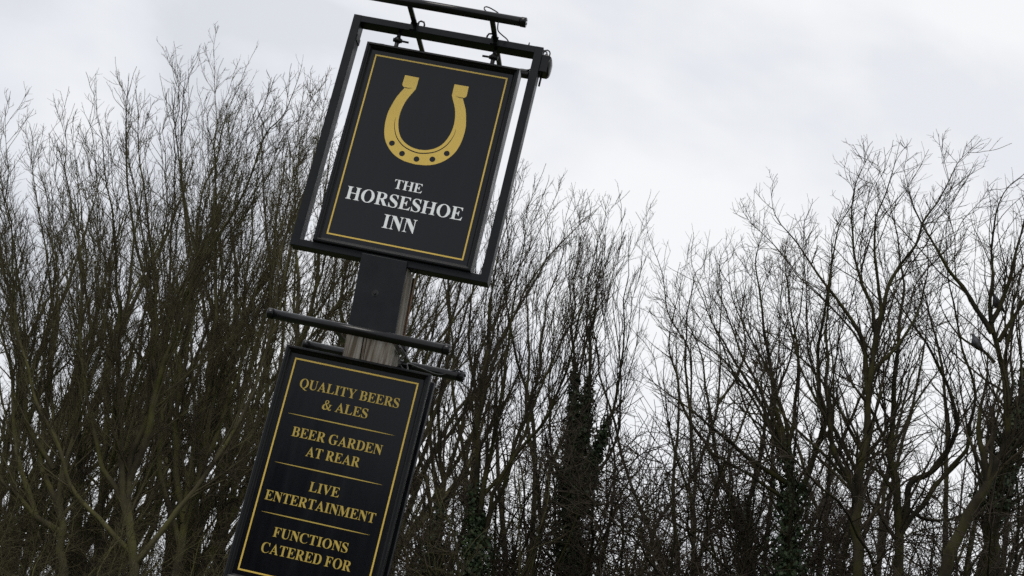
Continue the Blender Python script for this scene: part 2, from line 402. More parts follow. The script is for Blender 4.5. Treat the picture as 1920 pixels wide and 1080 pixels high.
traced_tree('bare_tree', 'bare tree rising directly behind the lower sign board', 18.0, [
    ([(600, 1080), (610, 940), (625, 820), (640, 700), (640, 560), (650, 440), (655, 320), (660, 230)], 10),
    ([(606, 1000), (570, 860), (545, 760), (560, 650), (590, 560), (612, 480), (640, 400), (668, 330), (690, 260)], 8),
    ([(610, 960), (650, 860), (690, 760), (720, 640), (760, 540), (810, 470), (860, 420), (900, 370)], 8),
    ([(608, 980), (540, 880), (505, 790), (500, 690), (520, 600), (540, 500), (560, 400), (585, 300), (600, 200)], 7)],
    BRU, 14, ML, G_NEAR)
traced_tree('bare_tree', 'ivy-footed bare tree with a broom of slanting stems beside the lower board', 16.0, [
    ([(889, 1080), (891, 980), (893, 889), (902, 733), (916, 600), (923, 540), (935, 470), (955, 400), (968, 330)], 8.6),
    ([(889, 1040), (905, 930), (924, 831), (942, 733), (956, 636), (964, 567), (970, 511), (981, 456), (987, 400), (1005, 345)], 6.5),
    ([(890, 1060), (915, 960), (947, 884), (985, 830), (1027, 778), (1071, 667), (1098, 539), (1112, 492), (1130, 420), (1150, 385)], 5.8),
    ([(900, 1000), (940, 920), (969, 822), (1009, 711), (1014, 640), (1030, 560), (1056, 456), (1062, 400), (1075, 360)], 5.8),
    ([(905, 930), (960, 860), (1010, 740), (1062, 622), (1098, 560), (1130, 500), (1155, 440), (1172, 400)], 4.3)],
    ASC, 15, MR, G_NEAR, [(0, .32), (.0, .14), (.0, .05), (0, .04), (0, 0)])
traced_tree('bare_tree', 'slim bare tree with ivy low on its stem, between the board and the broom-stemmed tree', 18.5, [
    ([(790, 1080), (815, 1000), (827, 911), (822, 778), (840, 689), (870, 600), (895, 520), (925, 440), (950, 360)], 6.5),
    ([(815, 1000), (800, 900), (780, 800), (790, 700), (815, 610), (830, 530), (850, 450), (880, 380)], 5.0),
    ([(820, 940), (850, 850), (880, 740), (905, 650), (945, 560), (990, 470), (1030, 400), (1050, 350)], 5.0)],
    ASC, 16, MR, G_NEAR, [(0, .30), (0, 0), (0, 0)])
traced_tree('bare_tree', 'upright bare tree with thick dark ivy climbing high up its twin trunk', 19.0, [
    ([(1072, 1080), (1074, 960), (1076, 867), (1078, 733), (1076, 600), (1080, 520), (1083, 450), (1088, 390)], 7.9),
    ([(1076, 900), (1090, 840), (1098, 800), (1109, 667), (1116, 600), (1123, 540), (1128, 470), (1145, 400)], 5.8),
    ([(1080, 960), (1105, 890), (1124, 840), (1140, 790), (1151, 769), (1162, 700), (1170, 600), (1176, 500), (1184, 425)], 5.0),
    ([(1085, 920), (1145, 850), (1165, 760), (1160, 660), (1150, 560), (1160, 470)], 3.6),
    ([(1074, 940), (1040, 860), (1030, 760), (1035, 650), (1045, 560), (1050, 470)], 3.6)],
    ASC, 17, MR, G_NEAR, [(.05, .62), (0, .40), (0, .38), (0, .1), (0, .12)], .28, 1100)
traced_tree('bare_tree', 'thin sparse bare tree with an open twiggy top, in the gap in the tree line', 22.0, [
    ([(1300, 1080), (1302, 950), (1295, 800), (1287, 652), (1251, 588), (1241, 509), (1215, 446), (1210, 395)], 4.7),
    ([(1297, 820), (1290, 720), (1287, 636), (1299, 521), (1318, 497), (1330, 430)], 3.6),
    ([(1300, 900), (1340, 780), (1352, 680), (1354, 584), (1350, 497), (1370, 454), (1380, 425)], 4.0),
    ([(1345, 760), (1385, 700), (1398, 644), (1380, 557), (1376, 462)], 3.2),
    ([(1302, 950), (1265, 850), (1250, 760), (1245, 690), (1262, 620)], 3.2)],
    dict(SPR, dense=.8), 18, MR, G_NEAR, extra=(2, 95))
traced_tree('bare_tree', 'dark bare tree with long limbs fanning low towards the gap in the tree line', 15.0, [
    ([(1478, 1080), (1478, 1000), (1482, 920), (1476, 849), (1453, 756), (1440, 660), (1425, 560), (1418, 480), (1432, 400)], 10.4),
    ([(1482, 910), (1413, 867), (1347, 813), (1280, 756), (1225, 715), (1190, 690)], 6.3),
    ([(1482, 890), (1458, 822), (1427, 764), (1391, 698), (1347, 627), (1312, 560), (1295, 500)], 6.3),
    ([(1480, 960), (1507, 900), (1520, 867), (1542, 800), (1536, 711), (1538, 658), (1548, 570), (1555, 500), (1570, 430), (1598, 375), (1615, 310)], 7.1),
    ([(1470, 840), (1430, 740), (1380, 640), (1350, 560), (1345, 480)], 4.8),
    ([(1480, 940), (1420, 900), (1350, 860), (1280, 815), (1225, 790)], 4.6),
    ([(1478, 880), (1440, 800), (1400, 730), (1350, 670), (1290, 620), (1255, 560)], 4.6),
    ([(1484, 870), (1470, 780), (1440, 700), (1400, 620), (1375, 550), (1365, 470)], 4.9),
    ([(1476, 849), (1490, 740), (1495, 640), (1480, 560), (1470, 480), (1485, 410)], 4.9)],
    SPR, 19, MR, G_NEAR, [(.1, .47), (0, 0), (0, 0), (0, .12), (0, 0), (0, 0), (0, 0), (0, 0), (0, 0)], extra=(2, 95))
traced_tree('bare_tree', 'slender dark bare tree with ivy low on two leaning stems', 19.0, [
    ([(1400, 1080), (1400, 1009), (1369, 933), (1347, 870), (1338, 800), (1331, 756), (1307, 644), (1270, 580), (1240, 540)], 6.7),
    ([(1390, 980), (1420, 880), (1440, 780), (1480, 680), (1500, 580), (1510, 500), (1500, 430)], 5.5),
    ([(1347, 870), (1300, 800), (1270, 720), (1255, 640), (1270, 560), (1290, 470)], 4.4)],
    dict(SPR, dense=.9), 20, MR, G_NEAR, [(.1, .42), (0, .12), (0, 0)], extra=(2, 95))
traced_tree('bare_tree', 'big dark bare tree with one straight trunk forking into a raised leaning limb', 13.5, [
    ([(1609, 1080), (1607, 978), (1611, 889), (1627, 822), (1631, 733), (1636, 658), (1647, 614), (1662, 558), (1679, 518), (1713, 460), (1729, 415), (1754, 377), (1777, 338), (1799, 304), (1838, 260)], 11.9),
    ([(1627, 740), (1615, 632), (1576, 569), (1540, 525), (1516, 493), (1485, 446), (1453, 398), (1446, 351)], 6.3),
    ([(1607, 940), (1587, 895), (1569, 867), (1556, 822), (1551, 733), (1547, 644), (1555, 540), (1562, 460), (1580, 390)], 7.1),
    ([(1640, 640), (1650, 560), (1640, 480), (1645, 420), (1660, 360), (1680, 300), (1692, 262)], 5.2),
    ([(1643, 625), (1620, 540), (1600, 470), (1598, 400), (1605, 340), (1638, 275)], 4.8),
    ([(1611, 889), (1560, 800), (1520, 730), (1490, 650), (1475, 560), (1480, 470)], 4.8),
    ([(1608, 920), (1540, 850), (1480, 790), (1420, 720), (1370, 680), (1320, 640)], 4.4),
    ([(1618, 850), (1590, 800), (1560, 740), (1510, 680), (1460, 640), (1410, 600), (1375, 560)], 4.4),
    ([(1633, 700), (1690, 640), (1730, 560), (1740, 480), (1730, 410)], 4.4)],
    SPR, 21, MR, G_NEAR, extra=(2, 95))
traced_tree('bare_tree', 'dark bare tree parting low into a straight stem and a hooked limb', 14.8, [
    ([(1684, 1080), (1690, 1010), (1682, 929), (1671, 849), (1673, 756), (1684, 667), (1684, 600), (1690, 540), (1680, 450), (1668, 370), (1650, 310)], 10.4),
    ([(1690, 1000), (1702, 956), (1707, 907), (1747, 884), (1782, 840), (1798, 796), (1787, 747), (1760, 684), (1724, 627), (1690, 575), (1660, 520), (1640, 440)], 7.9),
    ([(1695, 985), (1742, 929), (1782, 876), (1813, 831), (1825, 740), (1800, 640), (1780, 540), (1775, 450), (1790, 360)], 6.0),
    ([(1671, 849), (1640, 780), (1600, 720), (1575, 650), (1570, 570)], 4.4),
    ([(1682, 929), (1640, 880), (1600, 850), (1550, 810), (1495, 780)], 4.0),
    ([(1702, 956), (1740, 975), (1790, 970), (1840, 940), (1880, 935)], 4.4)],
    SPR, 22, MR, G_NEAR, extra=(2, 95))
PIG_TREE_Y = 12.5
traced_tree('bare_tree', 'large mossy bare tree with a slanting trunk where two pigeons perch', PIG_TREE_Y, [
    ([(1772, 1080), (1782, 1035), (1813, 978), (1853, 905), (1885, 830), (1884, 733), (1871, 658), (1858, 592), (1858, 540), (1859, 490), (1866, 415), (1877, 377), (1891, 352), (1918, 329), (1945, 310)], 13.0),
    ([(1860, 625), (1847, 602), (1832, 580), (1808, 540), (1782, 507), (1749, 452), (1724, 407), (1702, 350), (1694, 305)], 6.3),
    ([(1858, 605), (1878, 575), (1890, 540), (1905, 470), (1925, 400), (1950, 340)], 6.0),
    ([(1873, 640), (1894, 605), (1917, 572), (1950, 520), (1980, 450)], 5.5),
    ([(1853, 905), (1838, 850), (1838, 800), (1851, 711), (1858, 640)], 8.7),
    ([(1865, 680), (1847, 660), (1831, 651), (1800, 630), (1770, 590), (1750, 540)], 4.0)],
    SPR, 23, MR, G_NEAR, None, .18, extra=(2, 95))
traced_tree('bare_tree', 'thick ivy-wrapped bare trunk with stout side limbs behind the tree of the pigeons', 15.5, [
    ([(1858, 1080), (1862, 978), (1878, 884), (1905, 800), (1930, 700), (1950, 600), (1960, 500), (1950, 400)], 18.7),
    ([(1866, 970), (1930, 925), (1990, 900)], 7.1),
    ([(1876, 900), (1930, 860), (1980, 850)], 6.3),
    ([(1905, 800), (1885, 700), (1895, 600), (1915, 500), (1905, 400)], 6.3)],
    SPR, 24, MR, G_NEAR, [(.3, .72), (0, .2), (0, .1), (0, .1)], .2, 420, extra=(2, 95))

# ---- trees and shrubs further back: a few kinds, each placed as separate trees
def free_tree_limbs(rng, H, stems, spread, r0, fork, wob=.08, up=.03):
    limbs = []
    for j in range(stems):
        a = rng.uniform(0, 2*np.pi); tilt = rng.uniform(.25, 1.0)*spread if j else spread*.2
        base = np.array([0, 0, -.05]) if j == 0 else np.array([0, 0, fork*rng.uniform(.5, 1.6)])
        ln = (H-base[2])*rng.uniform(.82, 1.05)
        P = grow(rng, base[None], np.array([[math.cos(a)*math.sin(tilt), math.sin(a)*math.sin(tilt), math.cos(tilt)]]), np.array([ln]), 26, wob, up)[0]
        u = np.linspace(0, 1, 26); rr = r0*(1 if j == 0 else rng.uniform(.5, .8))
        limbs.append((P, .0035+(rr-.0035)*(1-u)**.85))
    return limbs
def free_tree(name, seed, H, stems, spread, r0, fork, style, mats, ivy=None, wob=.08, up=.03):
    rng = np.random.default_rng(seed); limbs = free_tree_limbs(rng, H, stems, spread, r0, fork, wob, up)
    V, Fq = join([limb_tube(P, R, sides=6) for P, R in limbs]); a = mesh_np('trunk', V, Fq, True); a.materials.append(mats[0])
    V, Fq = foliate(rng, limbs, style); c = mesh_np('crown', V, Fq); c.materials.append(mats[1])
    iv = None
    if ivy: iv = ivy_mesh(rng, limbs, ivy, 300, .06, .2); iv.materials.append(M['ivy'])
    return a, c, iv
def place(kind, name, loc, rz, sc, label, cat, group):
    root = empty(name, loc, label, cat, group); root.rotation_euler = (0, 0, rz); root.scale = (sc, sc, sc)
    for nm, me in zip(('trunk', 'crown', 'ivy'), kind):
        if me is None: continue
        o = bpy.data.objects.new(nm, me); COL.objects.link(o); o.parent = root
        if nm == 'ivy': o['kind'] = 'stuff'
    return root
MF = (M['bark_right'], M['twig_far'])
kinds = [free_tree('free', 41, 10.5, 6, .38, .11, 1.2, dict(BRU, dense=1.2), (M['bark_left'], M['twig_left'])),
         free_tree('free', 42, 10.0, 4, .45, .08, 2.0, dict(SPR, dense=.7), MF),
         free_tree('free', 43, 11.0, 4, .32, .09, 3.0, dict(ASC, dense=.8), MF)]
shrubs = [free_tree('shrub', 51, 4.9, 11, 1.05, .032, .15, dict(ang=.95, up=.02, dense=2.0, twig=1.4, lo=.1, maxl=1.5), (M['bark_right'], M['twig_far']), None, .14, .03),
          free_tree('shrub', 52, 5.6, 11, .9, .036, .2, dict(ang=.9, up=.02, dense=1.9, twig=1.4, lo=.1, maxl=1.5), (M['bark_left'], M['twig_left']), None, .14, .03)]
def top_height(px, py, y): return unproject(px, py, y)[2]
# (column in the photograph, row its top reaches, depth, kind)
rng = np.random.default_rng(5)
FAR = [(30, 300, 21, 0), (205, 260, 20.5, 0), (390, 250, 21, 0), (-10, 280, 24, 0), (70, 260, 27, 0), (160, 240, 23, 0), (250, 220, 30, 0), (340, 200, 25, 0), (430, 200, 31, 0), (520, 220, 25, 0), (600, 230, 32, 0),
       (670, 300, 26, 0), (750, 370, 28, 2), (860, 400, 31, 2), (1010, 410, 27, 2),
       (1330, 520, 30, 1), (1440, 490, 34, 1), (1560, 480, 30, 1), (1680, 470, 34, 1), (1800, 480, 31, 1), (1910, 450, 35, 1)]
KH = (10.5, 10.0, 11.0)
for i, (px, py, y, k) in enumerate(FAR):
    p = unproject(px, 1000, y); h = top_height(px, py, y)
    place(kinds[k], 'bare_tree', (p[0], p[1], 0), rng.uniform(0, 6.28), h/KH[k],
          ('brown brushy bare tree in the row behind the mossy many-stemmed ones', 'thin dark spreading bare tree in the back row behind the big dark ones', 'narrow dark bare tree in the back row behind the ivy-footed ones')[k], 'tree',
          ('back row of brushy trees', 'back row of dark trees', 'back row of narrow trees')[k])
SHR = [(830, 17.5, 0, 1.35), (920, 17.8, 0, 1.4), (985, 17, 0, 1.5), (1210, 18, 0, 1.35), (1340, 17.5, 0, 1.5), (1530, 17.5, 0, 1.65), (1680, 17, 0, 1.75), (1820, 17, 0, 1.85), (1030, 20, 0, 1.75), (1085, 20.4, 0, 1.70), (1130, 20.2, 0, 1.80), (1450, 18, 0, 1.54), (1600, 18, 0, 1.82), (1750, 17.5, 0, 1.92), (1890, 17.5, 0, 2.02), (60, 13.5, 1, 0.70), (200, 13, 1, 0.65), (330, 13.6, 1, 0.70), (-30, 18, 1, 0.95), (30, 20, 1, 1.10), (95, 17, 1, 0.85), (150, 21, 1, 1.10), (210, 18, 0, 1.00), (270, 22, 1, 1.10), (340, 20, 1, 1.00), (410, 22, 0, 1.10), (470, 21, 1, 1.10), (530, 20, 0, 1.10), (610, 23, 0, 1.20),
       (790, 20, 0, 1.00), (870, 23, 1, 1.10), (940, 22, 0, 1.15), (1010, 20, 0, 1.50), (1060, 17.5, 1, 1.38), (1100, 20, 0, 1.75), (1150, 18.5, 0, 1.62), (1230, 22, 0, 1.58), (1290, 19, 0, 1.46), (1350, 21, 0, 1.58),
       (1420, 19, 0, 1.56), (1490, 22, 0, 1.81), (1560, 19, 0, 1.62), (1630, 22, 0, 1.87), (1710, 19, 0, 1.75), (1780, 22, 0, 1.94), (1850, 19, 0, 1.87), (1920, 21, 0, 1.99)]
for i, (px, y, k, sc) in enumerate(SHR):
    p = unproject(px, 1040, y)
    place(shrubs[k], 'bare_shrub', (p[0], p[1], 0), rng.uniform(0, 6.28), sc*rng.uniform(.92, 1.08),
          (('dense dark leafless shrub beneath the mossy many-stemmed trees', 'dark tangled leafless shrub about the foot of the ivy-clad twin trunk', 'dark leafless shrub beneath the big dark spreading trees') if k == 0 else
           ('brown mossy leafless shrub beneath the many-stemmed trees', 'brown leafless shrub among the dark ones by the ivy-clad trunk', ''))[0 if px < 700 else 1 if px < 1200 else 2], 'shrub',
          ('dark ' if k == 0 else 'brown ')+('shrubs under the mossy trees', 'shrubs by the ivy-clad trunk', 'shrubs under the spreading trees')[0 if px < 700 else 1 if px < 1200 else 2])


# ------------------------------------------------------------------ unseen inn added behind the camera so the sign's gloss mirrors something dark
m, t, b = material('brick_wall', (.24, .12, .08), .9, 0, .2); noise_color(t, b, [(.085, .05, .04), (.14, .08, .06)], (4, 4, 12), 1.0, 6, 'Object', .35, .65); M['brick'] = m
m, t, b = material('slate_roof', (.06, .062, .07), .7, 0, .3); noise_color(t, b, [(.045, .047, .055), (.08, .08, .088)], (3, 3, 6), 1.0, 5, 'Object', .35, .65); M['slate'] = m
m, t, b = material('dark_glass', (.02, .022, .025), .1, 0, .5); M['glass'] = m
inn = empty('added_reflection_inn', (0, -46, 0), 'unseen brick inn with slate roof, added behind the camera to darken reflections in the sign boards', 'building')
Shape().box(-17, 15, -52, -46, 0, 5.0).build('wall', M['brick'], inn)
s = Shape(); s.rings([[(-17.4, -52.5, 5.002), (-17.4, -45.5, 5.002), (-17.4, -49, 7.9)], [(15.4, -52.5, 5.002), (15.4, -45.5, 5.002), (15.4, -49, 7.9)]]); rf = s.build('roof', M['slate'], inn)
Shape().box(-19, -7, -46, -44, 0, 6.4).build('reflection_wing_wall', M['brick'], inn)  # gabled wing added so the lower board's reflection darkens higher on one side
s = Shape(); s.rings([[(-19.5, yy_, 6.402), (-6.5, yy_, 6.402), (-13, yy_, 11.6)] for yy_ in (-50, -43.6)]); s.build('reflection_wing_roof', M['slate'], inn)
for cx in (-3, 9): Shape().box(cx-.5, cx+.5, -49.4, -48.6, 7.0, 9.2, .03).build('chimney', M['brick'], rf)
for i in range(7):
    for zz in (1.0, 3.5):
        x = -14.5+i*4.4
        if (zz == 1.0 and i == 3) or i < 2: continue
        f = Shape().box(x-.65, x+.65, -46.03, -45.94, zz, zz+1.4, .02).build('window', M['white'], inn)
        Shape().box(x-.57, x+.57, -45.938, -45.93, zz+.08, zz+1.32).build('pane', M['glass'], f)
d = Shape().box(-1.8, -.8, -46.03, -45.94, 0, 2.1, .02).build('door', M['frame'], inn)
Shape().box(-.95, -.9, -45.94, -45.88, 1.0, 1.05, .01).build('handle', M['steel'], d)

# ------------------------------------------------------------------ the sign post and its open frame
FW, FH, FD = 1.13, 1.44, .097            # frame width, height, depth
ST, RT = .048, .042                      # face width of the uprights and of the rails
def Z(z): return ZT+z                    # heights below are measured from the frame's top edge
def post_cx(z):                          # the timber leans a little near its head
    return .02-.04*min(1, max(0, (z+2.0)/.56))

post = empty('sign_post', (.02, .12, 0), 'tall weathered timber post with black cover board and open black frame on top', 'sign post')
s = Shape(); levels = [-ZT-.3, -4.5, -3.6, -2.8, -2.2, -2.0, -1.9, -1.8, -1.7, -1.6, -1.5, -1.4405]
prng = np.random.default_rng(3); rr = []
for z in levels:
    c = post_cx(z); j = prng.normal(0, .0015, 8); n = -.040-.012*(z+1.9); g = .004
    sec = [(-.14, .032), (-.129, .021), (n-g+j[0], .020), (n+j[1], .052), (n+g, .020), (n+.016, .020), (n+.018, .034), (n+.020, .020), (.06, .020+j[2]), (.129, .021), (.14, .032),
           (.14, .118+j[3]), (.137, .124), (.14, .13), (.14, .208), (.128, .22), (-.128, .22), (-.14, .208)]
    rr.append([(c+x, y, Z(z)) for x, y in sec])
s.rings(rr).build('timber_post', M['timber'], post)
s = Shape()
def prism(s, quad, y0, y1):
    s.rings([[(x, y0, z) for x, z in quad], [(x, y1, z) for x, z in quad]])
prism(s, [(-.152, Z(-1.412)), (.108, Z(-1.412)), (.142, Z(-1.838)), (-.122, Z(-1.838))], -.013, .0185)
cb = s.build('cover_board', M['frame'], post)
bv = cb.modifiers.new('edge', 'BEVEL'); bv.width = .003; bv.segments = 2
s = Shape(); s.tube([(-.024, -.0145, Z(-1.623)), (-.024, -.0125, Z(-1.623))], [.020, .021], 20)
s.build('washer', M['steel'], post)
s = Shape(); s.tube([(-.024, -.0215, Z(-1.623)), (-.024, -.014, Z(-1.623))], [.0075, .009], 6, smooth=False)
s.build('bolt', M['steel'], post)
for x0, x1, nm in ((-FW/2, -FW/2+ST, 'upright'), (FW/2-ST, FW/2, 'upright')):
    Shape().box(x0, x1, 0, FD, Z(-FH), Z(0), .003).build(nm, M['frame'], post)
Shape().box(-FW/2+ST-.001, FW/2-ST+.001, .0005, FD-.0005, Z(-RT), Z(-.0005), .003).build('top_rail', M['frame'], post)
Shape().box(-FW/2+ST-.001, FW/2-ST+.001, .0005, FD-.0005, Z(-FH+.0005), Z(-FH+RT), .003).build('bottom_rail', M['frame'], post)
Shape().box(-FW/2+ST-.001, -FW/2+ST+.005, .004, FD-.004, Z(-.155), Z(-.118), .001).build('stop_plate', M['frame'], post)
Shape().tube([(.4725, .03, Z(-.003)), (.4725, .03, Z(.028))], [.006, .003], 8).build('bolt', M['steel'], post)
s = Shape(); s.box(.149, .172, .03, .205, Z(-1.862), Z(-1.815), .003); s.box(.168, .19, .12, .205, Z(-1.868), Z(-1.828), .003)
s.build('bracket', M['cable'], post)
s = Shape(); s.rings([[(post_cx(z)+.138, .188, Z(z)), (post_cx(z)+.149, .188, Z(z)), (post_cx(z)+.149, .226, Z(z)), (post_cx(z)+.138, .226, Z(z))] for z in (-1.86, -1.75, -1.6, -1.4415)])
s.build('strap', M['rust'], post)

# ------------------------------------------------------------------ lettering: bold roman capitals drawn as outlines (1000 units = the square of the type)
GLYPH = {
 'I': (389, ['M20,0 L370,0 L370,19 Q275,22 272,100 L272,576 Q275,654 370,657 L370,676 L20,676 L20,657 Q115,654 118,576 L118,100 Q115,22 20,19']),
 'T': (667, ['M150,0 L517,0 L517,19 Q412,22 410,100 L410,640 L455,640 Q595,640 616,500 L640,500 L634,676 L33,676 L27,500 L51,500 Q72,640 212,640 L257,640 L257,100 Q255,22 150,19']),
 'H': (778, ['M21,0 L330,0 L330,19 Q250,22 248,100 L248,322 L530,322 L530,100 Q528,22 448,19 L448,0 L757,0 L757,19 Q687,22 685,100 L685,576 Q687,654 757,657 L757,676 L448,676 L448,657 Q528,654 530,576 L530,364 L248,364 L248,576 Q250,654 330,657 L330,676 L21,676 L21,657 Q91,654 93,576 L93,100 Q91,22 21,19']),
 'E': (667, ['M16,0 L610,0 L641,187 L616,187 Q560,38 390,38 L320,38 Q258,38 258,90 L258,325 L280,325 Q390,325 410,205 L434,205 L434,480 L410,480 Q390,365 280,365 L258,365 L258,638 L370,638 Q540,638 565,505 L590,505 L585,676 L16,676 L16,657 Q103,654 103,580 L103,96 Q103,22 16,19']),
 'F': (611, ['M16,0 L350,0 L350,19 Q258,22 258,96 L258,325 L275,325 Q385,325 405,200 L429,200 L429,485 L405,485 Q385,365 275,365 L258,365 L258,638 L360,638 Q535,638 560,500 L584,500 L579,676 L16,676 L16,657 Q103,654 103,580 L103,96 Q103,22 16,19']),
 'L': (667, ['M19,0 L610,0 L641,215 L615,215 Q560,38 390,38 L330,38 Q262,38 262,90 L262,580 Q262,654 360,657 L360,676 L19,676 L19,657 Q107,654 107,580 L107,96 Q107,22 19,19']),
 'O': (778, ['E389,336,354,355', 'E389,336,190,318']),
 'Q': (778, ['E389,336,354,355', 'E389,336,190,318', 'M330,-20 L500,-20 Q570,-118 715,-122 L715,-142 Q480,-190 330,-20']),
 'C': (722, ['M664,450 L640,450 Q585,655 420,655 Q198,655 198,335 Q198,25 430,25 Q560,25 660,140 L680,124 Q570,-19 395,-19 Q36,-10 36,330 Q36,691 395,691 Q460,691 560,655 Q605,640 625,691 L650,691']),
 'G': (778, ['M664,470 L640,470 Q585,655 420,655 Q198,655 198,335 Q198,15 410,15 Q470,15 505,40 L505,215 Q505,290 420,293 L420,312 L755,312 L755,293 Q660,290 660,215 L660,60 Q540,-19 400,-19 Q36,-10 36,330 Q36,691 395,691 Q460,691 560,655 Q605,640 628,691 L650,691']),
 'D': (722, ['M14,0 L330,0 Q686,0 686,340 Q686,676 330,676 L14,676 L14,657 Q102,654 102,580 L102,96 Q102,22 14,19', 'M257,90 L257,638 L310,638 Q520,638 520,340 Q520,38 310,38 Q257,38 257,90']),
 'B': (667, ['M16,0 L345,0 Q619,0 619,185 Q619,330 450,353 Q590,385 590,515 Q590,676 345,676 L16,676 L16,657 Q103,654 103,580 L103,96 Q103,22 16,19', 'M258,370 L258,638 L320,638 Q435,638 435,510 Q435,370 300,370', 'M258,90 L258,332 L310,332 Q458,332 458,185 Q458,38 325,38 Q258,38 258,90']),
 'R': (722, ['M26,0 L340,0 L340,19 Q258,22 258,96 L258,320 L290,320 L495,0 L715,0 L715,19 Q670,22 635,70 L455,335 Q608,370 608,505 Q608,676 350,676 L26,676 L26,657 Q103,654 103,580 L103,96 Q103,22 26,19', 'M258,358 L258,638 L325,638 Q448,638 448,500 Q448,358 300,358']),
 'S': (556, ['M48,-19 L72,-19 Q88,20 120,10 Q200,-19 280,-19 Q513,-15 513,185 Q513,300 400,370 L230,470 Q150,520 150,570 Q150,655 255,655 Q400,655 455,465 L480,465 L476,691 L452,691 Q440,655 405,668 Q340,691 265,691 Q40,685 40,490 Q40,390 150,320 L310,225 Q400,170 400,115 Q400,17 285,17 Q110,17 62,225 L35,225']),
 'N': (722, ['M16,0 L245,0 L245,19 Q148,22 148,110 L148,545 L580,-18 L615,-18 L615,570 Q615,654 701,657 L701,676 L478,676 L478,657 Q572,654 572,570 L572,290 L275,676 L16,676 L16,657 Q80,654 106,610 L106,110 Q106,22 16,19']),
 'M': (944, ['M14,0 L230,0 L230,19 Q150,22 150,110 L150,565 L390,0 L415,0 L660,570 L660,100 Q660,22 570,19 L570,0 L921,0 L921,19 Q815,22 815,100 L815,576 Q815,654 921,657 L921,676 L670,676 L478,225 L290,676 L14,676 L14,657 Q107,654 107,576 L107,110 Q107,22 14,19']),
 'A': (722, ['M9,0 L236,0 L236,19 Q150,22 175,95 L205,172 L445,172 L480,85 Q505,22 430,19 L430,0 L714,0 L714,19 Q655,22 625,90 L383,690 L358,690 L105,95 Q70,22 9,19', 'M222,212 L325,465 L428,212']),
 'U': (722, ['M16,676 L16,657 Q101,654 101,580 L101,235 Q101,-19 355,-19 Q624,-19 624,240 L624,570 Q624,654 705,657 L705,676 L490,676 L490,657 Q580,654 580,570 L580,250 Q580,35 405,35 Q256,35 256,230 L256,580 Q256,654 340,657 L340,676']),
 'V': (722, ['M16,676 L16,657 Q70,654 100,585 L350,-18 L375,-18 L605,555 Q640,654 705,657 L705,676 L480,676 L480,657 Q580,654 555,580 L420,225 L280,580 Q255,654 335,657 L335,676']),
 'Y': (722, ['M190,0 L540,0 L540,19 Q440,22 440,100 L440,285 L595,560 Q650,654 702,657 L702,676 L490,676 L490,657 Q590,654 550,570 L420,330 L285,580 Q250,654 335,657 L335,676 L15,676 L15,657 Q70,654 110,580 L285,270 L285,100 Q285,22 190,19']),
 '&': (833, ['M800,95 L783,108 Q740,60 690,60 Q640,60 590,110 Q680,220 700,330 Q712,385 785,388 L785,407 L520,407 L520,388 Q620,385 610,320 Q595,230 540,165 L370,400 Q520,460 520,560 Q520,691 375,691 Q215,691 215,540 Q215,470 255,405 Q62,320 62,165 Q62,-19 260,-19 Q390,-19 500,65 Q590,-19 680,-19 Q770,-19 800,95', 'M340,450 Q285,520 285,580 Q290,655 365,655 Q430,655 430,570 Q430,490 340,450', 'M275,375 L450,115 Q390,60 330,60 Q215,60 205,210 Q205,310 275,375']),
 ' ': (250, []),
}
def contour(path):
    if path[0] == 'E':
        cx, cy, rx, ry = map(float, path[1:].split(','))
        return [(cx+rx*math.cos(a), cy+ry*math.sin(a)) for a in [2*math.pi*i/40 for i in range(40)]]
    pts = []; toks = path.split(); i = 0
    while i < len(toks):
        k = toks[i][0]; p = tuple(map(float, toks[i][1:].split(',')))
        if k == 'Q':
            e_ = tuple(map(float, toks[i+1].split(','))); a = pts[-1]
            for u in (.14, .28, .42, .56, .70, .85, 1.0):
                pts.append(((1-u)**2*a[0]+2*u*(1-u)*p[0]+u*u*e_[0], (1-u)**2*a[1]+2*u*(1-u)*p[1]+u*u*e_[1]))
            i += 2
        else:
            pts.append(p); i += 1
    return pts
def flat_mesh(name, loops, y, proud=.0009):
    """fill closed outlines lying in the sign's plane (x, z), holes included, as a thin raised film"""
    cu = bpy.data.curves.new(name, 'CURVE'); cu.dimensions = '2D'; cu.fill_mode = 'BOTH'; cu.extrude = proud/2
    for lp in loops:
        q = [lp[0]]
        for p in lp[1:]:
            if math.hypot(p[0]-q[-1][0], p[1]-q[-1][1]) > 1e-5: q.append(p)
        if math.hypot(q[0][0]-q[-1][0], q[0][1]-q[-1][1]) < 1e-5: q.pop()
        sp = cu.splines.new('POLY'); sp.points.add(len(q)-1); sp.use_cyclic_u = True
        sp.points.foreach_set('co', [c for p in q for c in (p[0], p[1], 0, 1)])
    tmp = bpy.data.objects.new(name, cu); COL.objects.link(tmp)
    me = bpy.data.meshes.new_from_object(tmp.evaluated_get(bpy.context.evaluated_depsgraph_get()))
    bpy.data.objects.remove(tmp); bpy.data.curves.remove(cu)
    me.transform(Matrix(((1, 0, 0, 0), (0, 0, -1, y-proud/2), (0, 1, 0, 0), (0, 0, 0, 1))))
    me.materials.clear()
    return me
def lettering(text, x0, x1, ztop, zbase, y, m, parent):
    loops = []; pen = 0.0
    for ch in text:
        w, paths = GLYPH[ch]
        loops += [[(px+pen, py) for px, py in contour(p)] for p in paths]; pen += w
    lo = min(p[0] for l in loops for p in l); hi = max(p[0] for l in loops for p in l)
    kx = (x1-x0)/(hi-lo); kz = (ztop-zbase)/676.
    loops = [[(x0+(a-lo)*kx, Z(zbase)+b_*kz) for a, b_ in l] for l in loops]
    return link('lettering', flat_mesh('lettering', loops, y), m, parent)
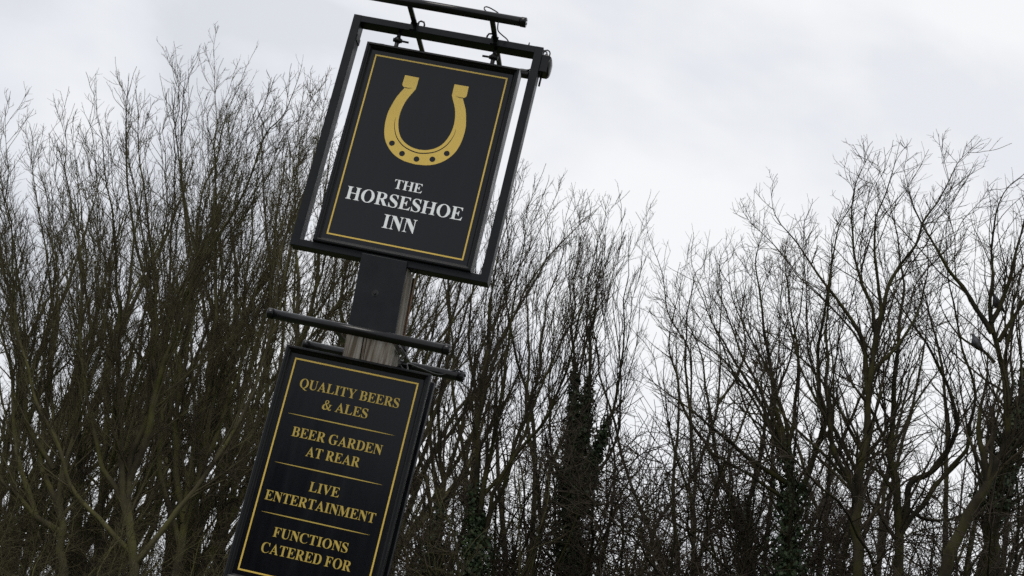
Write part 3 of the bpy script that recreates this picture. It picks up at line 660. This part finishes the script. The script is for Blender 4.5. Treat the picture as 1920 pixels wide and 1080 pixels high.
def border(x0, x1, z0, z1, w, y, parent):
    loops = [[(x0, z0), (x1, z0), (x1, z1), (x0, z1)], [(x0+w, z0+w), (x1-w, z0+w), (x1-w, z1-w), (x0+w, z1-w)]]
    return link('border_line', flat_mesh('border_line', loops, y), M['gold'], parent)
def moulding(x0, x1, z0, z1, yf, ypan, yb, w, parent):
    prof = [(0, yb), (0, yf+.005), (.004, yf+.001), (.012, yf), (.016, yf+.004), (.017, yf+.009), (w*.72, yf+.014), (w-.003, ypan-.006), (w, ypan-.003), (w, ypan+.012), (.006, yb)]
    corners = {'t': lambda d: ((x0+d, z1-d), (x1-d, z1-d)), 'b': lambda d: ((x1-d, z0+d), (x0+d, z0+d)),
               'l': lambda d: ((x0+d, z0+d), (x0+d, z1-d)), 'r': lambda d: ((x1-d, z1-d), (x1-d, z0+d))}
    for k in 'tblr':
        a = [(*corners[k](d)[0], y) for d, y in prof]; b_ = [(*corners[k](d)[1], y) for d, y in prof]
        s = Shape(); s.rings([[(x, y, z) for x, z, y in a], [(x, y, z) for x, z, y in b_]])
        s.build('moulding', M['moulding'], parent)

# ---- the hanging board with the horseshoe
BX0, BX1, BZ0, BZ1 = -.4405, .462, -1.398, -.163
bx = (BX0+BX1)/2
hang = empty('hanging_sign_board', (bx, .04, Z(BZ0)), 'black hanging pub sign with a gold horseshoe and white lettering inside the open frame', 'sign')
YP = .010
Shape().box(BX0+.028, BX1-.028, YP, .078, Z(BZ0)+.028, Z(BZ1)-.028).build('panel', M['panel'], hang)
moulding(BX0, BX1, Z(BZ0), Z(BZ1), -.020, YP, .108, .034, hang)
border(BX0+.060, BX1-.059, Z(BZ0)+.060, Z(BZ1)-.060, .0085, YP, hang)
half_out = [(.188, -.318), (.190, -.376), (.186, -.384), (.178, -.391), (.170, -.393), (.188, -.428), (.204, -.463), (.218, -.512), (.227, -.555), (.2295, -.597), (.227, -.640), (.219, -.685), (.201, -.732), (.167, -.777), (.121, -.812), (.066, -.832), (.0, -.8395)]
half_in = [(.0, -.749), (.040, -.744), (.084, -.726), (.119, -.696), (.142, -.655), (.156, -.605), (.159, -.560), (.156, -.526), (.148, -.485), (.137, -.454), (.122, -.423), (.107, -.392), (.105, -.36), (.105, -.319)]
HX = .0075
def smooth_half(h, keep):
    a = smooth_path(h[keep:], .012); return h[:keep]+[tuple(p) for p in a]
ho = smooth_half(half_out, 5); hi_ = [tuple(p) for p in smooth_path(half_in[:12], .012)]+half_in[12:]
outline = [(HX+x, Z(z)) for x, z in ho]+[(HX-x, Z(z)) for x, z in ho[::-1][1:]]+[(HX-x, Z(z)) for x, z in hi_[::-1]]+[(HX+x, Z(z)) for x, z in hi_[1:]]
holes = [[(HX+x+.0165*math.cos(a), Z(z)+.0165*math.sin(a)) for a in [2*math.pi*i/28 for i in range(28)]] for x, z in ((-.160, -.741), (-.0885, -.791), (0, -.8075), (.0885, -.791), (.160, -.741))]
gr = smooth_path([(-.177, -.585), (-.173, -.630), (-.152, -.685), (-.117, -.727), (-.070, -.755), (0, -.7695), (.070, -.755), (.117, -.727), (.152, -.685), (.173, -.630), (.177, -.585)], .012)
tg = np.gradient(gr, axis=0); tg /= np.linalg.norm(tg, axis=1, keepdims=True); nrm = np.stack([-tg[:, 1], tg[:, 0]], 1)
hw = .0034*np.sin(np.linspace(.06, math.pi-.06, len(gr)))**.6
groove = [(HX+p[0], Z(p[1])) for p in gr+nrm*hw[:, None]]+[(HX+p[0], Z(p[1])) for p in (gr-nrm*hw[:, None])[::-1]]
slits = [[(HX+sg*.172, Z(-.3915)), (HX+sg*.150, Z(-.3925)), (HX+sg*.128, Z(-.389)), (HX+sg*.150, Z(-.3955)), (HX+sg*.1655, Z(-.3962))] for sg in (-1, 1)]
slits = [[(a, b_) for a, b_ in sl] for sl in slits]
link('horseshoe', flat_mesh('horseshoe', [outline, groove]+holes, YP), M['gold'], hang)
for sl in slits: link('horseshoe_crease', flat_mesh('horseshoe_crease', [sl], YP-.0011, .0006), M['panel'], hang)
lettering('THE', -.079, .083, -.948, -1.002, YP, M['white'], hang)
lettering('HORSESHOE', -.331, .340, -1.039, -1.114, YP, M['white'], hang)
lettering('INN', -.088, .102, -1.161, -1.241, YP, M['white'], hang)
for X, sg in ((-.285, 1), (.288, -1)):         # eye bolts and shackle pins that carry the board
    s = Shape(); s.tube([(X, .045, Z(BZ1)-.01), (X, .045, Z(-.105))], .013, 8); s.tube([(X, .045, Z(-.108)), (X, .045, Z(-.085))], [.021, .021], 8); s.tube([(X, .045, Z(-.087)), (X, .045, Z(-RT)+.004)], [.014, .009], 8)
    eb = s.build('eye_bolt', M['steel'], hang)
    s = Shape(); s.tube([(X-sg*.026, .045, Z(-.097)), (X+sg*.066, .045, Z(-.099))], .0066, 8); s.tube([(X-sg*.026, .045, Z(-.097)), (X-sg*.012, .045, Z(-.097))], .012, 6); s.tube([(X+sg*.015, .045, Z(-.098)), (X+sg*.026, .045, Z(-.098))], .012, 6)
    s.build('shackle_pin', M['steel'], hang)

# ---- the lower boards on both faces of the post
LX0, LX1, LZ0, LZ1 = -.4194, .3876, -3.2754, -2.0025
def lower_board(label, yf, flip):
    cy = yf+(.025 if not flip else -.025)
    r = empty('information_board', ((LX0+LX1)/2, cy, Z(LZ0)), label, 'sign')
    return r
info = lower_board('black board with gold lettering on the front of the post under the lamp', -.03, False)
YL = 0.0
Shape().box(LX0+.026, LX1-.026, YL, .0185, Z(LZ0)+.026, Z(LZ1)-.026).build('panel', M['panel'], info)
moulding(LX0, LX1, Z(LZ0), Z(LZ1), -.030, YL, .019, .034, info)
border(LX0+.0575, LX1-.0575, Z(LZ0)+.0575, Z(LZ1)-.0575, .0085, YL, info)
for tx, a, b_, zt, zb in (('QUALITY BEERS', -.300, .254, -2.164, -2.215), ('& ALES', -.149, .102, -2.2535, -2.3045), ('BEER GARDEN', -.272, .226, -2.427, -2.479), ('AT REAR', -.170, .126, -2.516, -2.568),
                          ('LIVE', -.104, .060, -2.694, -2.745), ('ENTERTAINMENT', -.323, .279, -2.783, -2.835), ('FUNCTIONS', -.228, .177, -2.9635, -3.0135), ('CATERED FOR', -.269, .218, -3.051, -3.1035)):
    lettering(tx, a, b_, zt, zb, YL, M['gold_lower'], info)
for zr in (-2.363, -2.6315, -2.899):
    n = 14; xs = [-.321+(.272+.321)*i/n for i in range(n+1)]; w = [.0032*math.sin(math.pi*i/n)**.45 if 0 < i < n else .0004 for i in range(n+1)]
    link('rule_line', flat_mesh('rule_line', [[(x, Z(zr)+k) for x, k in zip(xs, w)]+[(x, Z(zr)-k) for x, k in zip(xs[::-1], w[::-1])]], YL), M['gold_lower'], info)
rear = lower_board('black board fixed to the back of the post, only its edge in view', .27, True)
Shape().box(LX0+.026, LX1-.036, .2215, .24, Z(LZ0)+.026, Z(LZ1)-.016).build('panel', M['panel'], rear)
s = Shape()
for (a, b_, c, d) in ((LX0, LX0+.034, Z(LZ0), Z(LZ1)+.01), (LX1-.044, LX1-.010, Z(LZ0), Z(LZ1)+.01), (LX0+.0345, LX1-.0445, Z(LZ1)-.024, Z(LZ1)+.01), (LX0+.0345, LX1-.0445, Z(LZ0), Z(LZ0)+.034)):
    s = Shape(); s.box(a, b_, .2215, .270, c, d, .006); s.build('moulding', M['moulding'], rear)

# ---- trough lights
def trough_light(label, x0, x1, y, z, arms, y_end, arm_z, cables):
    r = empty('trough_light', ((x0+x1)/2, y, Z(z)), label, 'lamp')
    rad = .0265
    Shape().tube([(x0+.03, y, Z(z)), (x1-.03, y, Z(z))], rad, 28).build('tube', M['lamp'], r)
    for a, b_ in ((x0, x0+.034), (x1-.034, x1)):
        o = x0 == a
        s = Shape(); s.tube([(a, y, Z(z)), (a+.003, y, Z(z)), (b_-.003, y, Z(z)), (b_, y, Z(z))], [rad-.001, rad+.0022, rad+.0022, rad-.001], 28)
        cap = s.build('end_cap', M['lamp'], r)
        s = Shape(); xe = a if o else b_; sg = -1 if o else 1
        for q in range(3):
            aa = q*2.1; s.tube([(xe-sg*.001, y+.014*math.cos(aa), Z(z)+.014*math.sin(aa)), (xe+sg*.003, y+.014*math.cos(aa), Z(z)+.014*math.sin(aa))], .0035, 6)
        s.build('screw', M['steel'], cap)
    for ax in arms:
        ya, yb = sorted((y, y_end))
        s = Shape(); s.box(ax-.015, ax+.015, ya, yb, Z(arm_z), Z(arm_z)+.011, .002); s.build('arm', M['lamp'], r)
    for pts, cr in cables:
        s = Shape(); pp = smooth_path([(px_, py_, Z(pz_)) for px_, py_, pz_ in pts], .012)
        s.tube([tuple(p) for p in pp], cr, 7); s.build('cable', M['cable'], r)
    return r
top_f = trough_light('black tube lamp held out in front of the frame top on two arms', -.492, .470, -.225, .022, (-.203, .276), .046, .0015,
    [([(.236, -.225, .046), (.215, -.222, .066), (.225, -.215, .082), (.262, -.205, .077), (.305, -.20, .055), (.300, -.15, .03), (.297, -.08, .016), (.318, -.04, .012), (.345, .0, .010), (.36, .05, .006)], .0038)])
for ax, sg in ((-.203, 1), (.276, -1)):          # loops of the arm brackets on the top rail
    s = Shape(); s.tube([(ax+sg*.016, .03, Z(.004)), (ax+sg*.016, .03, Z(.034)), (ax+sg*.026, .03, Z(.042)), (ax+sg*.045, .03, Z(.038)), (ax+sg*.052, .03, Z(.022)), (ax+sg*.052, .03, Z(-.002))], .0055, 8)
    s.build('bracket', M['lamp'], top_f)
    s = Shape(); s.box(ax-.022, ax+.022, -.006, .0, Z(-.036), Z(.012), .002); s.build('bracket', M['lamp'], top_f)
top_r = trough_light('black tube lamp behind the hanging board, seen through the frame', -.492, .485, .45, .018, (-.203, .276), .048, .0022,
    [([(.37, .452, .040), (.40, .45, .046), (.44, .44, .044), (.48, .40, .055), (.52, .25, .05), (.548, .12, .0), (.555, .1, -.03)], .0045),
     ([(.30, .12, -.045), (.312, .16, -.075), (.318, .2, -.10), (.33, .3, -.08), (.335, .42, .0)], .004)])
low_f = trough_light('black tube lamp in front of the post above the lettered board', -.503, .492, -.25, -1.905, (-.148, .176), .12, -1.902, [])
low_r = trough_light('black tube lamp behind the post with its end past the lettered board', -.462, .494, .46, -1.885, (-.150, .178), .12, -1.890,
    [([(.19, .16, -1.86), (.205, .10, -1.90), (.185, .06, -1.95), (.215, .05, -1.99), (.23, .12, -1.975), (.21, .18, -1.93), (.26, .3, -1.915), (.36, .42, -1.905), (.44, .45, -1.855), (.49, .455, -1.86), (.499, .46, -1.88)], .005),
     ([(.165, .03, -1.87), (.20, -.01, -1.90), (.225, .02, -1.94), (.19, .04, -1.985), (.175, .05, -2.0)], .0045)])

# ---- the sensor box on the frame's upright
sb = empty('junction_box', (FW/2, .05, Z(-.14)), 'small black electrical box with a domed lid on the side of the open frame', 'electrical box')
Shape().box(FW/2-.001, FW/2+.046, .006, .100, Z(-.148), Z(-.040), .004).build('box', M['lamp'], sb)
s = Shape(); rr = []
for i in range(7):
    a = i/6*math.pi/2; k = math.cos(a)*.96+.04; xx = FW/2+.0455+.020*math.sin(a)
    rr.append([(xx, .053+dy*.044*k, Z(-.094)+dz*.050*k) for dy, dz in ((-1, -1), (0, -1.06), (1, -1), (1.06, 0), (1, 1), (0, 1.06), (-1, 1), (-1.06, 0))])
s.rings(rr, smooth=True).build('lid', M['lamp'], sb)
for gx, gy in ((.020, .04), (.034, .066)):
    s = Shape(); s.tube([(FW/2+gx, gy, Z(-.042)), (FW/2+gx, gy, Z(-.022))], [.011, .009], 10); s.build('cable_gland', M['cable'], sb)
s = Shape(); pp = smooth_path([(FW/2+.034, .066, Z(-.024)), (FW/2+.033, .066, Z(.004)), (FW/2+.018, .062, Z(.016)), (FW/2-.002, .06, Z(.008)), (FW/2-.02, .058, Z(.003))], .01); s.tube([tuple(p) for p in pp], .0042, 7); s.build('cable', M['cable'], sb)
s = Shape(); pp = smooth_path([(FW/2+.020, .04, Z(-.024)), (FW/2+.018, .04, Z(-.008)), (FW/2+.006, .04, Z(-.006)), (FW/2-.003, .04, Z(-.018))], .01); s.tube([tuple(p) for p in pp], .0042, 7); s.build('cable', M['cable'], sb)
s = Shape(); s.tube([(FW/2+.012, .085, Z(-.146)), (FW/2+.012, .085, Z(-.205))], .006, 8); s.build('conduit', M['cable'], sb)

# ------------------------------------------------------------------ two pigeons in the big tree
def pigeon(label, px, py, yaw, pitch, y=PIG_TREE_Y):
    """body along +X from tail to head; one lofted mesh, with beak, tail and feet"""
    p = unproject(px, py, y); r = empty('pigeon', p, label, 'bird', 'pigeons perched in the tree')
    r.rotation_euler = (0, pitch, yaw)
    prof = [(-.175, .004, .026, -.012), (-.12, .009, .030, -.006), (-.075, .030, .040, 0), (-.03, .055, .058, .002), (.02, .064, .066, .004), (.06, .056, .056, .014), (.085, .040, .040, .030), (.100, .029, .028, .048), (.118, .026, .024, .060), (.134, .020, .019, .062), (.146, .009, .009, .058), (.166, .002, .002, .050)]
    s = Shape(); s.rings([[(x, wy*math.cos(a), zc+hz*math.sin(a)) for a in [2*math.pi*k/12 for k in range(12)]] for x, hz, wy, zc in prof], smooth=True)
    o = s.build('body', M['bird']); o.parent = r
    s = Shape()
    for sd in (-1, 1): s.tube([(.0, sd*.022, -.05), (.006, sd*.022, -.085), (.03, sd*.024, -.092)], .004, 6)
    o = s.build('feet', M['rust']); o.parent = r
    return r
pigeon('grey pigeon perched on a limb at the upper trunk fork', 1871, 571, math.radians(200), math.radians(-28), PIG_TREE_Y-.05)
pigeon('grey pigeon hunched on a thin branch below the trunk fork', 1831, 644, math.radians(150), math.radians(-35), PIG_TREE_Y-.05)
